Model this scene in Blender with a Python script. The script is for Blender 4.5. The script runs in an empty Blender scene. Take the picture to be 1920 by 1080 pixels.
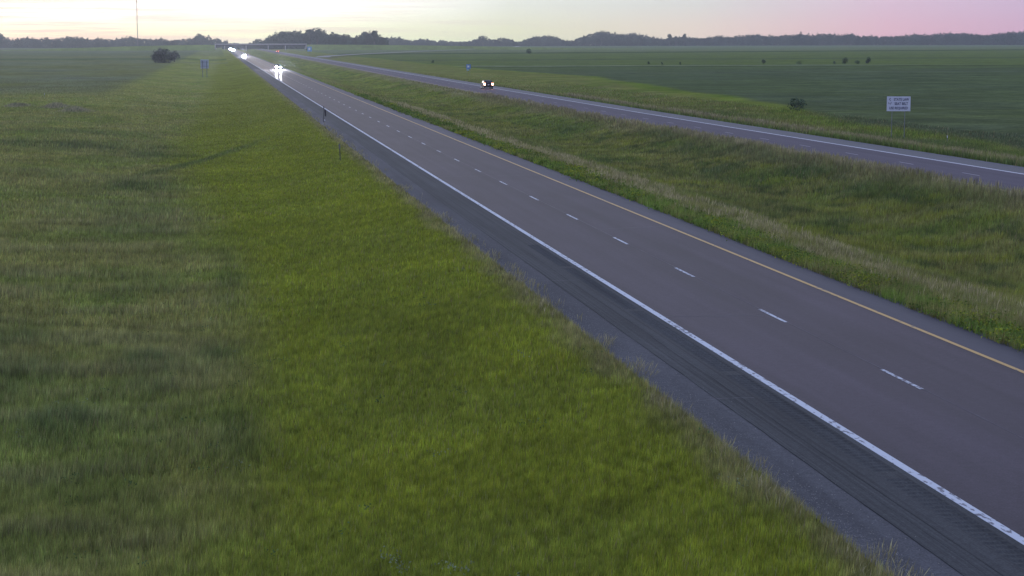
import bpy, bmesh, math, random
import numpy as np
from mathutils import Vector, Matrix

S = bpy.context.scene
COL = S.collection
random.seed(7)
RNG = np.random.default_rng(11)
R = math.radians

# ---------------------------------------------------------------- camera
CAMH = 9.175
HAZE = 0.00006     # haze density per metre
HEAD = 14000.0; TAIL = 55.0; BEAM = 55000.0
cam = bpy.data.cameras.new("camera"); camo = bpy.data.objects.new("camera", cam); COL.objects.link(camo)
cam.sensor_fit = 'HORIZONTAL'; cam.sensor_width = 36.0; cam.lens = 36.0 * 3519.35 / 1920.0
cam.clip_start = 0.5; cam.clip_end = 30000
def cam_axes(yaw, pitch, roll):
    f = Vector((math.sin(yaw) * math.cos(pitch), math.cos(yaw) * math.cos(pitch), -math.sin(pitch)))
    r = Vector((math.cos(yaw), -math.sin(yaw), 0)); u = r.cross(f)
    c, s = math.cos(roll), math.sin(roll)
    return c * r + s * u, -s * r + c * u, f
_r, _u, _f = cam_axes(0.153827, 0.130390, -0.002)
camo.matrix_world = Matrix(((_r.x, _u.x, -_f.x, 0), (_r.y, _u.y, -_f.y, 0), (_r.z, _u.z, -_f.z, CAMH), (0, 0, 0, 1)))
S.camera = camo

# ---------------------------------------------------------------- render / exposure
S.render.engine = 'CYCLES'
S.view_settings.view_transform = 'Standard'; S.view_settings.look = 'None'
S.view_settings.exposure = 0.4; S.view_settings.gamma = 1.0
S.cycles.volume_bounces = 1; S.cycles.max_bounces = 6

# ---------------------------------------------------------------- sky
SUN_AZ = R(-7.0); SUN_EL = R(3.0)
world = bpy.data.worlds.new("World"); S.world = world; world.use_nodes = True
nt = world.node_tree; N = nt.nodes; L = nt.links
for n in list(N): N.remove(n)
def wn(t, **k):
    n = N.new(t)
    for a, b in k.items(): setattr(n, a, b)
    return n
def wmath(op, a, b=None, clamp=False):
    n = wn('ShaderNodeMath', operation=op, use_clamp=clamp)
    for i, v in enumerate((a, b)):
        if v is None: continue
        if isinstance(v, (int, float)): n.inputs[i].default_value = v
        else: L.new(v, n.inputs[i])
    return n.outputs[0]
def wramp(val, stops, interp='LINEAR'):
    n = wn('ShaderNodeValToRGB'); cr = n.color_ramp; cr.interpolation = interp
    while len(cr.elements) < len(stops): cr.elements.new(0.5)
    for e, (p, c) in zip(cr.elements, stops): e.position = p; e.color = (*c, 1)
    L.new(val, n.inputs[0]); return n.outputs[0]
def wrange(v, a, b, c=0.0, d=1.0, smooth=False):
    n = wn('ShaderNodeMapRange', interpolation_type='SMOOTHSTEP' if smooth else 'LINEAR', clamp=True)
    L.new(v, n.inputs[0])
    for i, x in enumerate((a, b, c, d)): n.inputs[i + 1].default_value = x
    return n.outputs[0]
def wmix(f, a, b, blend='MIX'):
    n = wn('ShaderNodeMix', data_type='RGBA', blend_type=blend)
    if isinstance(f, (int, float)): n.inputs[0].default_value = f
    else: L.new(f, n.inputs[0])
    for i, v in ((6, a), (7, b)):
        if isinstance(v, tuple): n.inputs[i].default_value = (*v, 1)
        else: L.new(v, n.inputs[i])
    return n.outputs[2]
tc = wn('ShaderNodeTexCoord'); sep = wn('ShaderNodeSeparateXYZ'); L.new(tc.outputs['Generated'], sep.inputs[0])
elev = wmath('MULTIPLY', wmath('ARCSINE', sep.outputs[2]), 57.29578)
azim = wmath('MULTIPLY', wmath('ARCTAN2', sep.outputs[0], sep.outputs[1]), 57.29578)
azf = wrange(azim, -12.0, 28.0)
# colour of the sky just above the horizon and about 1.4 degrees up, west (left) to east (right)
SKY_LOW = [(0.0, (0.46, 0.58, 0.50)), (0.15, (0.50, 0.66, 0.54)), (0.38, (0.50, 0.70, 0.52)), (0.52, (0.46, 0.58, 0.42)), (0.66, (0.55, 0.50, 0.44)),
           (0.80, (0.55, 0.34, 0.42)), (1.0, (0.42, 0.25, 0.41))]
SKY_TOP = [(0.0, (0.78, 0.94, 0.98)), (0.15, (0.90, 1.06, 1.10)), (0.38, (0.82, 1.03, 1.02)), (0.52, (0.44, 0.60, 0.58)), (0.66, (0.44, 0.52, 0.52)),
           (0.80, (0.50, 0.38, 0.50)), (1.0, (0.38, 0.28, 0.46))]
low = wramp(azf, SKY_LOW); top = wramp(azf, SKY_TOP)
band = wmix(wrange(elev, 0.15, 1.35, smooth=True), low, top)
# thin streaks of cloud near the afterglow
mp = wn('ShaderNodeMapping'); L.new(tc.outputs['Generated'], mp.inputs[0]); mp.inputs['Scale'].default_value = (10, 10, 300)
nz = wn('ShaderNodeTexNoise'); L.new(mp.outputs[0], nz.inputs[0]); nz.inputs['Scale'].default_value = 1.0
nz.inputs['Detail'].default_value = 5; nz.inputs['Roughness'].default_value = 0.6
cl = wmath('MULTIPLY', wrange(nz.outputs[0], 0.44, 0.62, smooth=True), wrange(azf, 0.62, 0.15))
band = wmix(wmath('MULTIPLY', cl, 0.75), band, (0.34, 0.38, 0.43))
# higher sky: warm over the afterglow, blue dusk overhead and behind
absaz = wmath('ABSOLUTE', wmath('SUBTRACT', azim, -7.0))
far_side = wrange(absaz, 20.0, 150.0, smooth=True)
mid = wmix(far_side, (0.88, 0.95, 1.14), (0.44, 0.44, 0.66))
zen = (0.50, 0.64, 1.08)
upper = wmix(wrange(elev, 8.0, 55.0, smooth=True), mid, zen)
sky = wmix(wrange(elev, 1.4, 12.0, smooth=True), band, upper)
sky = wmix(wmath('MULTIPLY', far_side, wrange(elev, 12.0, 2.0)), sky, (0.46, 0.38, 0.55))
st = wn('ShaderNodeTexSky', sky_type='NISHITA', sun_disc=False, sun_elevation=SUN_EL, sun_rotation=SUN_AZ,
        air_density=1.2, dust_density=1.5, ozone_density=1.5)
bg1 = wn('ShaderNodeBackground'); L.new(sky, bg1.inputs[0]); bg1.inputs[1].default_value = 0.95
bg2 = wn('ShaderNodeBackground'); L.new(st.outputs[0], bg2.inputs[0]); bg2.inputs[1].default_value = 0.015
add = wn('ShaderNodeAddShader'); L.new(bg1.outputs[0], add.inputs[0]); L.new(bg2.outputs[0], add.inputs[1])
wo = wn('ShaderNodeOutputWorld'); L.new(add.outputs[0], wo.inputs[0])

# one weak wide sun lamp: the afterglow low in the north-west
sl = bpy.data.lights.new("sun", 'SUN'); sl.energy = 0.30; sl.angle = R(18); sl.color = (1.0, 0.90, 0.80)
so = bpy.data.objects.new("sun", sl); COL.objects.link(so)
sd = Vector((math.sin(SUN_AZ) * math.cos(SUN_EL), math.cos(SUN_AZ) * math.cos(SUN_EL), math.sin(SUN_EL)))
so.rotation_euler = sd.to_track_quat('Z', 'Y').to_euler()

# ---------------------------------------------------------------- helpers
def tag(o, label=None, cat=None, group=None, kind=None):
    if label: o['label'] = label
    if cat: o['category'] = cat
    if group: o['group'] = group
    if kind: o['kind'] = kind
    return o
def empty(name, loc, rz=0):
    o = bpy.data.objects.new(name, None); COL.objects.link(o); o.location = loc; o.rotation_euler = (0, 0, rz)
    o.empty_display_size = 0.2
    return o
def link(name, me, m, parent=None):
    o = bpy.data.objects.new(name, me); COL.objects.link(o)
    if m is not None and not me.materials: me.materials.append(m)
    if parent is not None: o.parent = parent
    return o
class MB:
    def __init__(s): s.bm = bmesh.new()
    def box(s, x0, x1, y0, y1, z0, z1, M=None):
        v = [s.bm.verts.new(p) for p in ((x0, y0, z0), (x1, y0, z0), (x1, y1, z0), (x0, y1, z0), (x0, y0, z1), (x1, y0, z1), (x1, y1, z1), (x0, y1, z1))]
        if M is not None:
            for q in v: q.co = M @ q.co
        for f in ((3, 2, 1, 0), (4, 5, 6, 7), (0, 1, 5, 4), (1, 2, 6, 5), (2, 3, 7, 6), (3, 0, 4, 7)): s.bm.faces.new([v[i] for i in f])
        return s
    def tube(s, pts, rad, n=8, cap=True):
        rings = []
        for i, p in enumerate(pts):
            p = Vector(p); a = Vector(pts[max(i - 1, 0)]); b = Vector(pts[min(i + 1, len(pts) - 1)])
            d = (b - a).normalized(); up = Vector((0, 0, 1)) if abs(d.z) < 0.9 else Vector((1, 0, 0))
            e1 = d.cross(up).normalized(); e2 = d.cross(e1)
            rr = rad[i] if isinstance(rad, (list, tuple)) else rad
            rings.append([s.bm.verts.new(p + (e1 * math.cos(t) + e2 * math.sin(t)) * rr) for t in [2 * math.pi * k / n for k in range(n)]])
        for a, b in zip(rings, rings[1:]):
            for k in range(n): s.bm.faces.new((a[k], a[(k + 1) % n], b[(k + 1) % n], b[k]))
        if cap:
            s.bm.faces.new(rings[0][::-1]); s.bm.faces.new(rings[-1])
        return s
    def prism(s, prof, x0, x1, inset=None):
        """closed profile in (y,z) extruded along x; inset(y,z)-> half-width factor"""
        A = []; B = []
        for (y, z) in prof:
            k = inset(y, z) if inset else 1.0
            c = (x0 + x1) / 2; h = (x1 - x0) / 2
            A.append(s.bm.verts.new((c - h * k, y, z))); B.append(s.bm.verts.new((c + h * k, y, z)))
        n = len(prof)
        for i in range(n): s.bm.faces.new((A[i], A[(i + 1) % n], B[(i + 1) % n], B[i]))
        s.bm.faces.new(A[::-1]); s.bm.faces.new(B)
        return s
    def build(s, name, m, parent=None, bevel=0, smooth=False):
        bmesh.ops.recalc_face_normals(s.bm, faces=s.bm.faces)
        if bevel:
            bmesh.ops.bevel(s.bm, geom=list(s.bm.edges), offset=bevel, segments=2, affect='EDGES', profile=0.6)
        me = bpy.data.meshes.new(name); s.bm.to_mesh(me); s.bm.free()
        if smooth:
            for p in me.polygons: p.use_smooth = True
        return link(name, me, m, parent)
def np_mesh(name, V, F, col=None, smooth=False):
    me = bpy.data.meshes.new(name); nf, k = F.shape
    me.vertices.add(len(V)); me.vertices.foreach_set('co', V.astype(np.float32).ravel())
    me.loops.add(nf * k); me.loops.foreach_set('vertex_index', F.astype(np.int32).ravel())
    me.polygons.add(nf); me.polygons.foreach_set('loop_start', (np.arange(nf) * k).astype(np.int32))
    me.polygons.foreach_set('loop_total', np.full(nf, k, np.int32))
    if smooth: me.polygons.foreach_set('use_smooth', np.ones(nf, bool))
    me.update(calc_edges=True)
    if col is not None:
        a = me.color_attributes.new('tint', 'FLOAT_COLOR', 'POINT')
        a.data.foreach_set('color', np.concatenate([col, np.ones((len(col), 1))], 1).astype(np.float32).ravel())
    return me
def copy_tree(o, parent=None):
    c = o.copy(); COL.objects.link(c)
    if parent is not None: c.parent = parent
    for ch in o.children: copy_tree(ch, c)
    return c

# ---------------------------------------------------------------- materials
def mat(name, base=(0.5, 0.5, 0.5), rough=0.7, spec=0.4, metal=0.0, noise=0.0, nscale=5.0, emis=None, es=0.0, bump=0.0, bscale=40.0, coat=0.0):
    m = bpy.data.materials.new(name); m.use_nodes = True
    n = m.node_tree.nodes; l = m.node_tree.links; b = n['Principled BSDF']
    b.inputs['Base Color'].default_value = (*base, 1); b.inputs['Roughness'].default_value = rough
    b.inputs['Specular IOR Level'].default_value = spec; b.inputs['Metallic'].default_value = metal
    b.inputs['Coat Weight'].default_value = coat
    g = n.new('ShaderNodeNewGeometry')
    if noise:
        t = n.new('ShaderNodeTexNoise'); t.inputs['Scale'].default_value = nscale; t.inputs['Detail'].default_value = 4
        l.new(g.outputs['Position'], t.inputs[0])
        r = n.new('ShaderNodeMapRange'); l.new(t.outputs[0], r.inputs[0])
        r.inputs[1].default_value = 0.3; r.inputs[2].default_value = 0.7; r.inputs[3].default_value = 1 - noise; r.inputs[4].default_value = 1 + noise
        x = n.new('ShaderNodeMix'); x.data_type = 'RGBA'; x.blend_type = 'MULTIPLY'; x.inputs[0].default_value = 1
        x.inputs[6].default_value = (*base, 1); l.new(r.outputs[0], x.inputs[7]); l.new(x.outputs[2], b.inputs['Base Color'])
    if bump:
        t = n.new('ShaderNodeTexNoise'); t.inputs['Scale'].default_value = bscale; l.new(g.outputs['Position'], t.inputs[0])
        bp = n.new('ShaderNodeBump'); bp.inputs['Strength'].default_value = bump; bp.inputs['Distance'].default_value = 0.02
        l.new(t.outputs[0], bp.inputs['Height']); l.new(bp.outputs[0], b.inputs['Normal'])
    if emis:
        b.inputs['Emission Color'].default_value = (*emis, 1); b.inputs['Emission Strength'].default_value = es
    return m
def tint_mat(name, lo, hi, scales, rough=0.95, spec=0.08, bump=0.0, stretch=(1, 1, 1), leaf=False, trans=.35):
    """colour from the mesh's own tint, varied by layered noise"""
    m = bpy.data.materials.new(name); m.use_nodes = True
    n = m.node_tree.nodes; l = m.node_tree.links; b = n['Principled BSDF']
    b.inputs['Roughness'].default_value = rough; b.inputs['Specular IOR Level'].default_value = spec
    a = n.new('ShaderNodeAttribute'); a.attribute_name = 'tint'
    g = n.new('ShaderNodeNewGeometry'); mpp = n.new('ShaderNodeMapping'); mpp.inputs['Scale'].default_value = stretch
    l.new(g.outputs['Position'], mpp.inputs[0])
    cur = a.outputs['Color']; last = None
    for s in scales:
        t = n.new('ShaderNodeTexNoise'); t.inputs['Scale'].default_value = s; t.inputs['Detail'].default_value = 3
        l.new(mpp.outputs[0], t.inputs[0]); last = t
        r = n.new('ShaderNodeMapRange'); l.new(t.outputs[0], r.inputs[0])
        r.inputs[1].default_value = 0.3; r.inputs[2].default_value = 0.7; r.inputs[3].default_value = lo; r.inputs[4].default_value = hi
        x = n.new('ShaderNodeMix'); x.data_type = 'RGBA'; x.blend_type = 'MULTIPLY'; x.inputs[0].default_value = 1
        l.new(cur, x.inputs[6]); l.new(r.outputs[0], x.inputs[7]); cur = x.outputs[2]
    l.new(cur, b.inputs['Base Color'])
    if bump:
        bp = n.new('ShaderNodeBump'); bp.inputs['Strength'].default_value = bump; bp.inputs['Distance'].default_value = 0.25
        l.new(last.outputs[0], bp.inputs['Height']); l.new(bp.outputs[0], b.inputs['Normal'])
    if leaf:
        # soft blades: shading normal leans towards the sky
        va = n.new('ShaderNodeVectorMath'); va.operation = 'MULTIPLY_ADD'; l.new(g.outputs['Normal'], va.inputs[0]); va.inputs[1].default_value = (.6, .6, .6); va.inputs[2].default_value = (0, 0, leaf)
        vn_ = n.new('ShaderNodeVectorMath'); vn_.operation = 'NORMALIZE'; l.new(va.outputs[0], vn_.inputs[0]); l.new(vn_.outputs[0], b.inputs['Normal'])
        tr = n.new('ShaderNodeBsdfTranslucent'); l.new(cur, tr.inputs[0])
        ms = n.new('ShaderNodeMixShader'); ms.inputs[0].default_value = trans
        l.new(b.outputs[0], ms.inputs[1]); l.new(tr.outputs[0], ms.inputs[2]); l.new(ms.outputs[0], n['Material Output'].inputs[0])
    return m

# ---------------------------------------------------------------- noise and terrain
def _h(i, j, s):
    v = np.sin(i * 127.1 + j * 311.7 + s * 74.7) * 43758.5453
    return v - np.floor(v)
def vn(x, y, s=0):
    i = np.floor(x); j = np.floor(y); u = x - i; v = y - j; u = u * u * (3 - 2 * u); v = v * v * (3 - 2 * v)
    return (_h(i, j, s) * (1 - u) + _h(i + 1, j, s) * u) * (1 - v) + (_h(i, j + 1, s) * (1 - u) + _h(i + 1, j + 1, s) * u) * v
def fbm(x, y, s=0, o=4):
    t = 0; a = 0.5; k = 0
    for q in range(o): t = t + a * vn(x * 2 ** q, y * 2 ** q, s + q * 7); k += a; a *= 0.5
    return t / k
def sstep(a, b, x): t = np.clip((x - a) / (b - a), 0, 1); return t * t * (3 - 2 * t)

def nbs(y):   # sideways drift of the far carriageway along its length
    return np.interp(y, [60, 110, 150, 200, 240, 400, 700, 1200, 2400, 4200], [0.8, 0.6, 0.25, -0.2, -0.45, -0.5, 0.1, 1.0, 3.2, 6.0])
ZX = [-400, -20, -14, -8, -2, 3, 9.5, 11.3, 23.6, 25.6, 32, 38, 44, 46.2, 57.75, 59.6, 68, 76, 84, 400]
ZZ = [-.5, -.5, -.8, -1.2, -1.3, -1.1, -.12, 0, 0, -.1, -1.3, -1.35, -.15, 0, 0, -.15, -1.1, -1.0, -.5, -.5]
NB = 50.95; SB = 18.28
def sbe(y): return np.interp(y, [50, 110], [23.30, 23.55])   # where the weeds cover the inner shoulder
def road_mask(x, y):
    xs = x - nbs(y)
    return ((x > 11.25) & (x < sbe(y))) | ((xs > 46.2) & (xs < 57.75))
def zt(x, y):
    x = np.asarray(x, float); y = np.asarray(y, float)
    xs = np.where(x > 35, x - nbs(y) * sstep(35, 45, x), x)
    z = np.interp(xs, ZX, ZZ)
    off = 1 - (((x > 10.5) & (x < 24)) | ((xs > 45.6) & (xs < 58.3)))
    z = z + off * (0.35 * (fbm(x / 14, y / 22, 3, 3) - 0.5) + 0.12 * (fbm(x / 2.2, y / 2.8, 9, 2) - 0.5)) * sstep(0, 2, np.minimum(np.abs(xs - 11), np.minimum(np.abs(xs - 23.8), np.minimum(np.abs(xs - 45), np.abs(xs - 58.3)))))
    return z

# ---------------------------------------------------------------- vegetation colours (albedo)
C = {k: np.array(v) for k, v in dict(
    lime=(.210, .238, .018), green=(.125, .158, .032), dark=(.066, .098, .034), olive=(.175, .175, .048), tan=(.2475, .2100, .1050),
    blue=(.066, .100, .040), weed=(.0930, .1530, .0210), yel=(.225, .255, .022), crop=(.080, .100, .056), pale=(.155, .170, .105), mauve=(.175, .165, .080)).items()}
def mixc(a, b, t): t = np.asarray(t)[..., None]; return a * (1 - t) + b * t
PATCH = [  # x, y, sx, sy, strength : taller darker grass
    (-14.0, 188, 9, 8, 1.0), (-6.5, 178, 5, 6, .9), (-17, 215, 9, 6, .6), (-6.5, 140, 3.5, 7, .8), (-20, 150, 4, 4, .5), (-2.3, 61, 1.3, 3.2, .9), (-6.3, 60, 1.2, 3, .8),
    (-7.6, 66, 1, 6, .8), (-4.6, 52, 1.2, 2.4, .7), (-0.4, 63, .9, 3, .8), (0.2, 49, .7, 6, .5), (0.3, 84, .8, 10, .6), (-5, 110, 2, 7, .5), (31, 190, 3, 25, .5), (43, 135, 1.6, 5, .9), (42, 165, 1.8, 8, .8), (43.5, 185, 1.5, 6, .8), (40, 215, 2, 12, .7), (36, 105, 2.4, 4, .6),
    (33, 118, 3, 10, .5), (38, 140, 3, 12, .6), (42, 118, 2, 12, .6), (44, 150, 1.5, 14, .6), (69, 176, 3.4, 28, 1.0), (81, 160, 4, 15, .8), (71, 262, 2.5, 22, .5)]
GULLY = [(-6, 150), (-3.6, 160), (-.6, 176), (4, 196), (10, 214)]
def gully(x, y):
    d = np.full(np.shape(x), 1e9)
    for (a, b), (c, e) in zip(GULLY, GULLY[1:]):
        t = np.clip(((x - a) * (c - a) + (y - b) * (e - b)) / ((c - a) ** 2 + (e - b) ** 2), 0, 1)
        d = np.minimum(d, np.hypot((x - a - t * (c - a)) * 1.6, (y - b - t * (e - b)) * .6))
    return np.exp(-(d / 1.2) ** 2)
def darkness(x, y):
    d = np.zeros(np.shape(x))
    w = fbm(x / 1.5, y / 2.5, 77, 3) - .5
    for (a, b, sx, sy, k) in PATCH:
        q = ((x - a) / sx) ** 2 + ((y - b) / sy) ** 2
        d = np.maximum(d, k * np.exp(-np.maximum(q + w * 2.2, 0)))
    return np.maximum(d, 1.0 * gully(x, y) * np.clip((8 - x) / 7, .15, 1))
def belt_edge(y):
    return np.interp(y, [25, 40, 60, 100, 130, 165, 200, 260, 400, 900], [-.6, .6, 1.3, .6, -1, -4, -4, -3, -2, 0]) + 1.2 * (fbm(y / 9, y * 0 + 3, 5, 3) - .5)
def veg(x, y):
    """albedo and height of the vegetation at a point"""
    x = np.asarray(x, float); y = np.asarray(y, float)
    xs = x - nbs(y) * sstep(35, 45, x)
    n1 = fbm(x / 5, y / 7, 21, 4); n2 = fbm(x / 1.1, y / 1.6, 31, 3); n3 = fbm(x / 16, y / 30, 41, 3)
    ns = fbm(x / 4.5, y / 1.4, 51, 4)
    # left: open grass
    c = mixc(C['olive'], C['green'], .75 * sstep(.4, .7, n1)); c = mixc(c, C['mauve'], .4 * sstep(.45, .7, ns)) * 1.36; c = mixc(c, C['dark'], .2 * sstep(.5, .75, n2))
    h = .20 + .16 * sstep(.35, .7, ns)
    farl = sstep(330, 420, y) * sstep(-18, -24, x)
    c = mixc(c, mixc(C['pale'] * 1.0, C['olive'] * .9, n3), farl)  # far left field: colour paled to stand in for haze
    # left: short bright belt beside the shoulder
    e = belt_edge(y); wb = sstep(-3.0, 2.0, x - e + 2.5 * (n1 - .5))
    cb = mixc(C['lime'], C['green'], .2 + .2 * sstep(.4, .7, n1)); cb = mixc(cb, C['yel'], .3 * sstep(.5, .7, n2)); cb = mixc(cb, C['olive'], sstep(100, 330, y) * .6)
    c = mixc(c, cb, wb); h = h * (1 - wb) + (.14 + .06 * n2) * wb
    # dry fringe next to the shoulder
    wf = sstep(9.9, 11.2, x + 1.4 * (fbm(x / .8, y / 1.3, 61, 3) - .5)) * (x < 14)
    c = mixc(c, mixc(C['tan'] * 1.15, C['olive'], n2 * .8), wf * .8); h = h + .04 * wf
    # median
    wm = (x > 20) * 1.0
    cm = mixc(C['green'], C['olive'], sstep(.35, .6, n1)) * 1.1; cm = mixc(cm, C['yel'] * .8, .6 * sstep(.5, .72, ns)); cm = mixc(cm, C['dark'] * .8, .7 * sstep(.5, .72, n2))
    hm = .22 + .16 * ns
    t1 = sstep(32.5, 26, x + 6 * (n1 - .5)); cm = mixc(cm, mixc(C['tan'], C['olive'], .25 + .7 * n2), t1 * (.4 + .5 * sstep(.4, .6, n2))); hm = hm + .08 * t1
    t2 = sstep(25.7, 24.9, x + 1.6 * (n1 - .5)); cm = mixc(cm, mixc(C['weed'] * 1.25, C['olive'], sstep(.35, .65, n2)), t2 * .8)
    t3 = sstep(41.5, 44.5, xs + 3 * (n1 - .5)); cm = mixc(cm, mixc(C['mauve'], C['tan'], .4 + .4 * n2), t3 * .6); hm = hm + .42 * sstep(43, 45.4, xs)
    c = mixc(c, cm, wm); h = h * (1 - wm) + hm * wm
    # right verge and fields
    wr = (xs > 54) * 1.0
    cr = mixc(C['green'], C['olive'], sstep(.35, .65, n1)); cr = mixc(cr, C['mauve'], .4 * sstep(.5, .7, ns)); hr = .35 + .25 * ns
    t4 = sstep(62.0, 59.6, xs + 2 * (n1 - .5)); cr = mixc(cr, mixc(C['tan'], C['olive'], .5 * n2 + .1), t4 * .75)
    t5 = sstep(59.3, 58.6, xs + 1.0 * (n2 - .5)); cr = mixc(cr, mixc(C['weed'], C['dark'], n2), t5 * .85); hr = hr + .12 * t4
    fe = np.interp(y, [60, 168, 200, 246, 365, 520, 650, 735, 5000], [72, 75, 76, 81, 93, 104, 96, 94, 94]) + 5 * (fbm(y / 40, y * 0, 8, 3) - .5)
    t6 = np.exp(-((x - fe + 2.5) / 3.6) ** 2) * .6; cr = mixc(cr, mixc(C['weed'] * 1.1, C['yel'], n1 * .5), t6)
    # mown slope beyond the far carriageway further out
    cr = mixc(cr, C['olive'], sstep(350, 600, y) * sstep(fe, fe - 4, x) * .5)
    row = .5 + .5 * np.sin(y / 3.1 + 3 * fbm(x / 60, y / 60, 4, 2))
    cc = mixc(C['crop'], C['green'] * .85, .35 * n3 + .15 * row)
    cc = mixc(cc, C['green'] * .95, sstep(600, 740, y) * .4)
    cc = mixc(cc, C['pale'] * .75, .5 * np.exp(-((y - 575) / 9) ** 2))
    yl = 735 - (np.maximum(x - 200, 0) * .1)
    beyond = sstep(yl, yl + 8, y)
    c2 = mixc(C['green'] * .95, C['crop'] * 1.1, n3 * .6)
    c2 = mixc(c2, C['crop'] * .8, .7 * np.exp(-((y - 1000 - .1 * x) / 30) ** 2))
    lineb = 1480 + .55 * x
    c2 = mixc(c2, C['dark'] * .45, np.exp(-((y - lineb) / 55) ** 2)); c2 = mixc(c2, C['pale'], sstep(lineb + 40, lineb + 120, y) * .35)
    c2 = mixc(c2, C['crop'], sstep(3000, 3100, y) * .4)
    cc = mixc(cc, c2, beyond)
    cc = mixc(cc, C['pale'] * 1.3, np.exp(-((y - yl - 12) / 12) ** 2) * sstep(330, 220, x)); cc = mixc(cc, C['dark'] * .5, .9 * np.exp(-((y - yl + 10) / 11) ** 2) * sstep(400, 250, x))
    tf = sstep(-2, 2, x - fe); cr = mixc(cr, cc, tf); hr = hr * (1 - tf) + (.35) * tf
    c = mixc(c, cr, wr); h = h * (1 - wr) + hr * wr
    # left: field bands far away
    lb = (x < 5) * 1.0
    c = mixc(c, C['dark'], lb * .6 * np.exp(-((y - 1150) / 60) ** 2)); c = mixc(c, C['pale'], lb * .5 * np.exp(-((y - 960) / 25) ** 2))
    c = mixc(c, C['crop'] * 1.2, lb * sstep(1300, 1600, y) * .4)
    d = darkness(x, y); c = mixc(c, mixc(C['dark'], C['blue'], n1), np.clip(d * .75, 0, 1)); h = h + .14 * d
    return c, h

# ---------------------------------------------------------------- ground sheet
def geo(a, b, s0, g):
    out = [a]; s = s0
    while out[-1] < b: s *= g; out.append(out[-1] + s)
    return out
gx = np.array(sorted(set([-v for v in geo(30, 3300, 1, 1.09)] + list(np.arange(-30, 10.6, .5)) + [11.0, 11.3, 11.6, 14, 18, 22, 23.2, 23.5, 23.8, 24.2, 24.7] + list(np.arange(25.2, 44.5, .5)) +
                    [45, 45.6, 46.2, 46.6, 50, 54, 57.4, 57.75, 58.1, 58.5] + list(np.arange(59, 100, .5)) + geo(100, 3300, .8, 1.03))))
gy = np.array(list(np.arange(-60, 20, 5)) + list(np.arange(20, 120, .7)) + list(np.arange(120, 300, 1.2)) + geo(300, 4650, 1.5, 1.012))
GX, GY = np.meshgrid(gx, gy)
# columns that follow the far carriageway drift with it
GX = GX + nbs(GY) * sstep(38, 45, GX) * sstep(100, 70, GX)
GZ = zt(GX, GY); GZ = GZ - .035 * (road_mask(GX, GY) | ((GX > 20) & (GX < 24.0)))
gc, gh = veg(GX.ravel(), GY.ravel())
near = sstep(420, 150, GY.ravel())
ground_tint = mixc(gc * .82, gc * .68 + np.array((.012, .011, .004)), near)  # vegetation colour darkened, more and browner near the camera
ny, nx = GX.shape
I = np.arange(nx * ny).reshape(ny, nx)
F = np.stack([I[:-1, :-1], I[:-1, 1:], I[1:, 1:], I[1:, :-1]], -1).reshape(-1, 4)
m_ground = tint_mat('ground_cover', .80, 1.20, (.35, 2.5, .06), rough=1.0, spec=0.0, bump=.6)
g = link('ground', np_mesh('ground', np.stack([GX, GY, GZ], -1).reshape(-1, 3), F, ground_tint, True), m_ground); tag(g, kind='structure')

# ---------------------------------------------------------------- grass blades
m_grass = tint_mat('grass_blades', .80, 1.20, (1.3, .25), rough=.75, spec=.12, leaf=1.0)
def blades(name, bands, label, hk=1.0, lean=.28, cat='grass'):
    VV = []; CC = []
    for (y0, y1, xa, xb, dens, w) in bands:
        yc = (y0 + y1) / 2; a = max(xa, -.118 * y1 - 5); b = min(xb, .452 * y1 + 6)
        if b <= a: continue
        n = int(dens * (b - a) * (y1 - y0))
        x = RNG.uniform(a, b, n); y = RNG.uniform(y0, y1, n)
        if xa > 35: x = x + nbs(y)
        k = ~road_mask(x, y) & (RNG.random(n) < np.interp(y, [260, 560], [1, .12])); x = x[k]; y = y[k]; n = len(x)
        c, h = veg(x, y)
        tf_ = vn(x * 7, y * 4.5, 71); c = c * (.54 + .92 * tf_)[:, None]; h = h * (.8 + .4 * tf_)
        h = h * hk * RNG.uniform(.55, 1.25, n) * np.interp(y, [60, 200, 450], [1, .75, .4]); th = RNG.uniform(0, 2 * np.pi, n)
        lx = lean * h * RNG.normal(.35, .6, n); ly = lean * h * RNG.normal(0, .6, n)
        ww = w * RNG.uniform(.6, 1.5, n) * .5
        z = zt(x, y)
        p0 = np.stack([x - np.cos(th) * ww, y - np.sin(th) * ww, z - .02], -1)
        p1 = np.stack([x + np.cos(th) * ww, y + np.sin(th) * ww, z - .02], -1)
        p2 = np.stack([x + lx, y + ly, z + h], -1)
        VV.append(np.stack([p0, p1, p2], 1).reshape(-1, 3))
        j = RNG.normal(1, .22, (n, 1)).clip(.45, 1.7) * (1 + RNG.normal(0, .06, (n, 3)))
        # a few dry straws
        dry = (RNG.random(n) < .05)[:, None]
        c = np.where(dry, C['tan'] * .9, c) * j
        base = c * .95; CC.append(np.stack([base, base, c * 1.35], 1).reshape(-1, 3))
    V = np.concatenate(VV); F = np.arange(len(V)).reshape(-1, 3)
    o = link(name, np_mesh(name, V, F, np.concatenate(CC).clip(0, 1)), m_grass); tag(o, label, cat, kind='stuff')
    return o
def bandset(x0, x1, tab): return [(a, b, x0, x1, d, w) for (a, b, d, w) in tab]
blades('verge_grass', bandset(-60, 11.6, [(24, 45, 850, .012), (45, 70, 420, .018), (70, 110, 150, .03), (110, 180, 55, .05), (180, 300, 16, .08), (300, 430, 5, .13), (430, 560, 2, .16)]),
       'short bright green grass on the slope left of the dark shoulder, rougher and darker further left')
blades('median_grass', bandset(23.4, 46.3, [(45, 80, 260, .022), (80, 120, 140, .032), (120, 200, 60, .05), (200, 330, 16, .08), (330, 450, 5, .13), (450, 580, 2, .16)]),
       'uneven green and straw coloured grass filling the median between the two carriageways')
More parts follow.
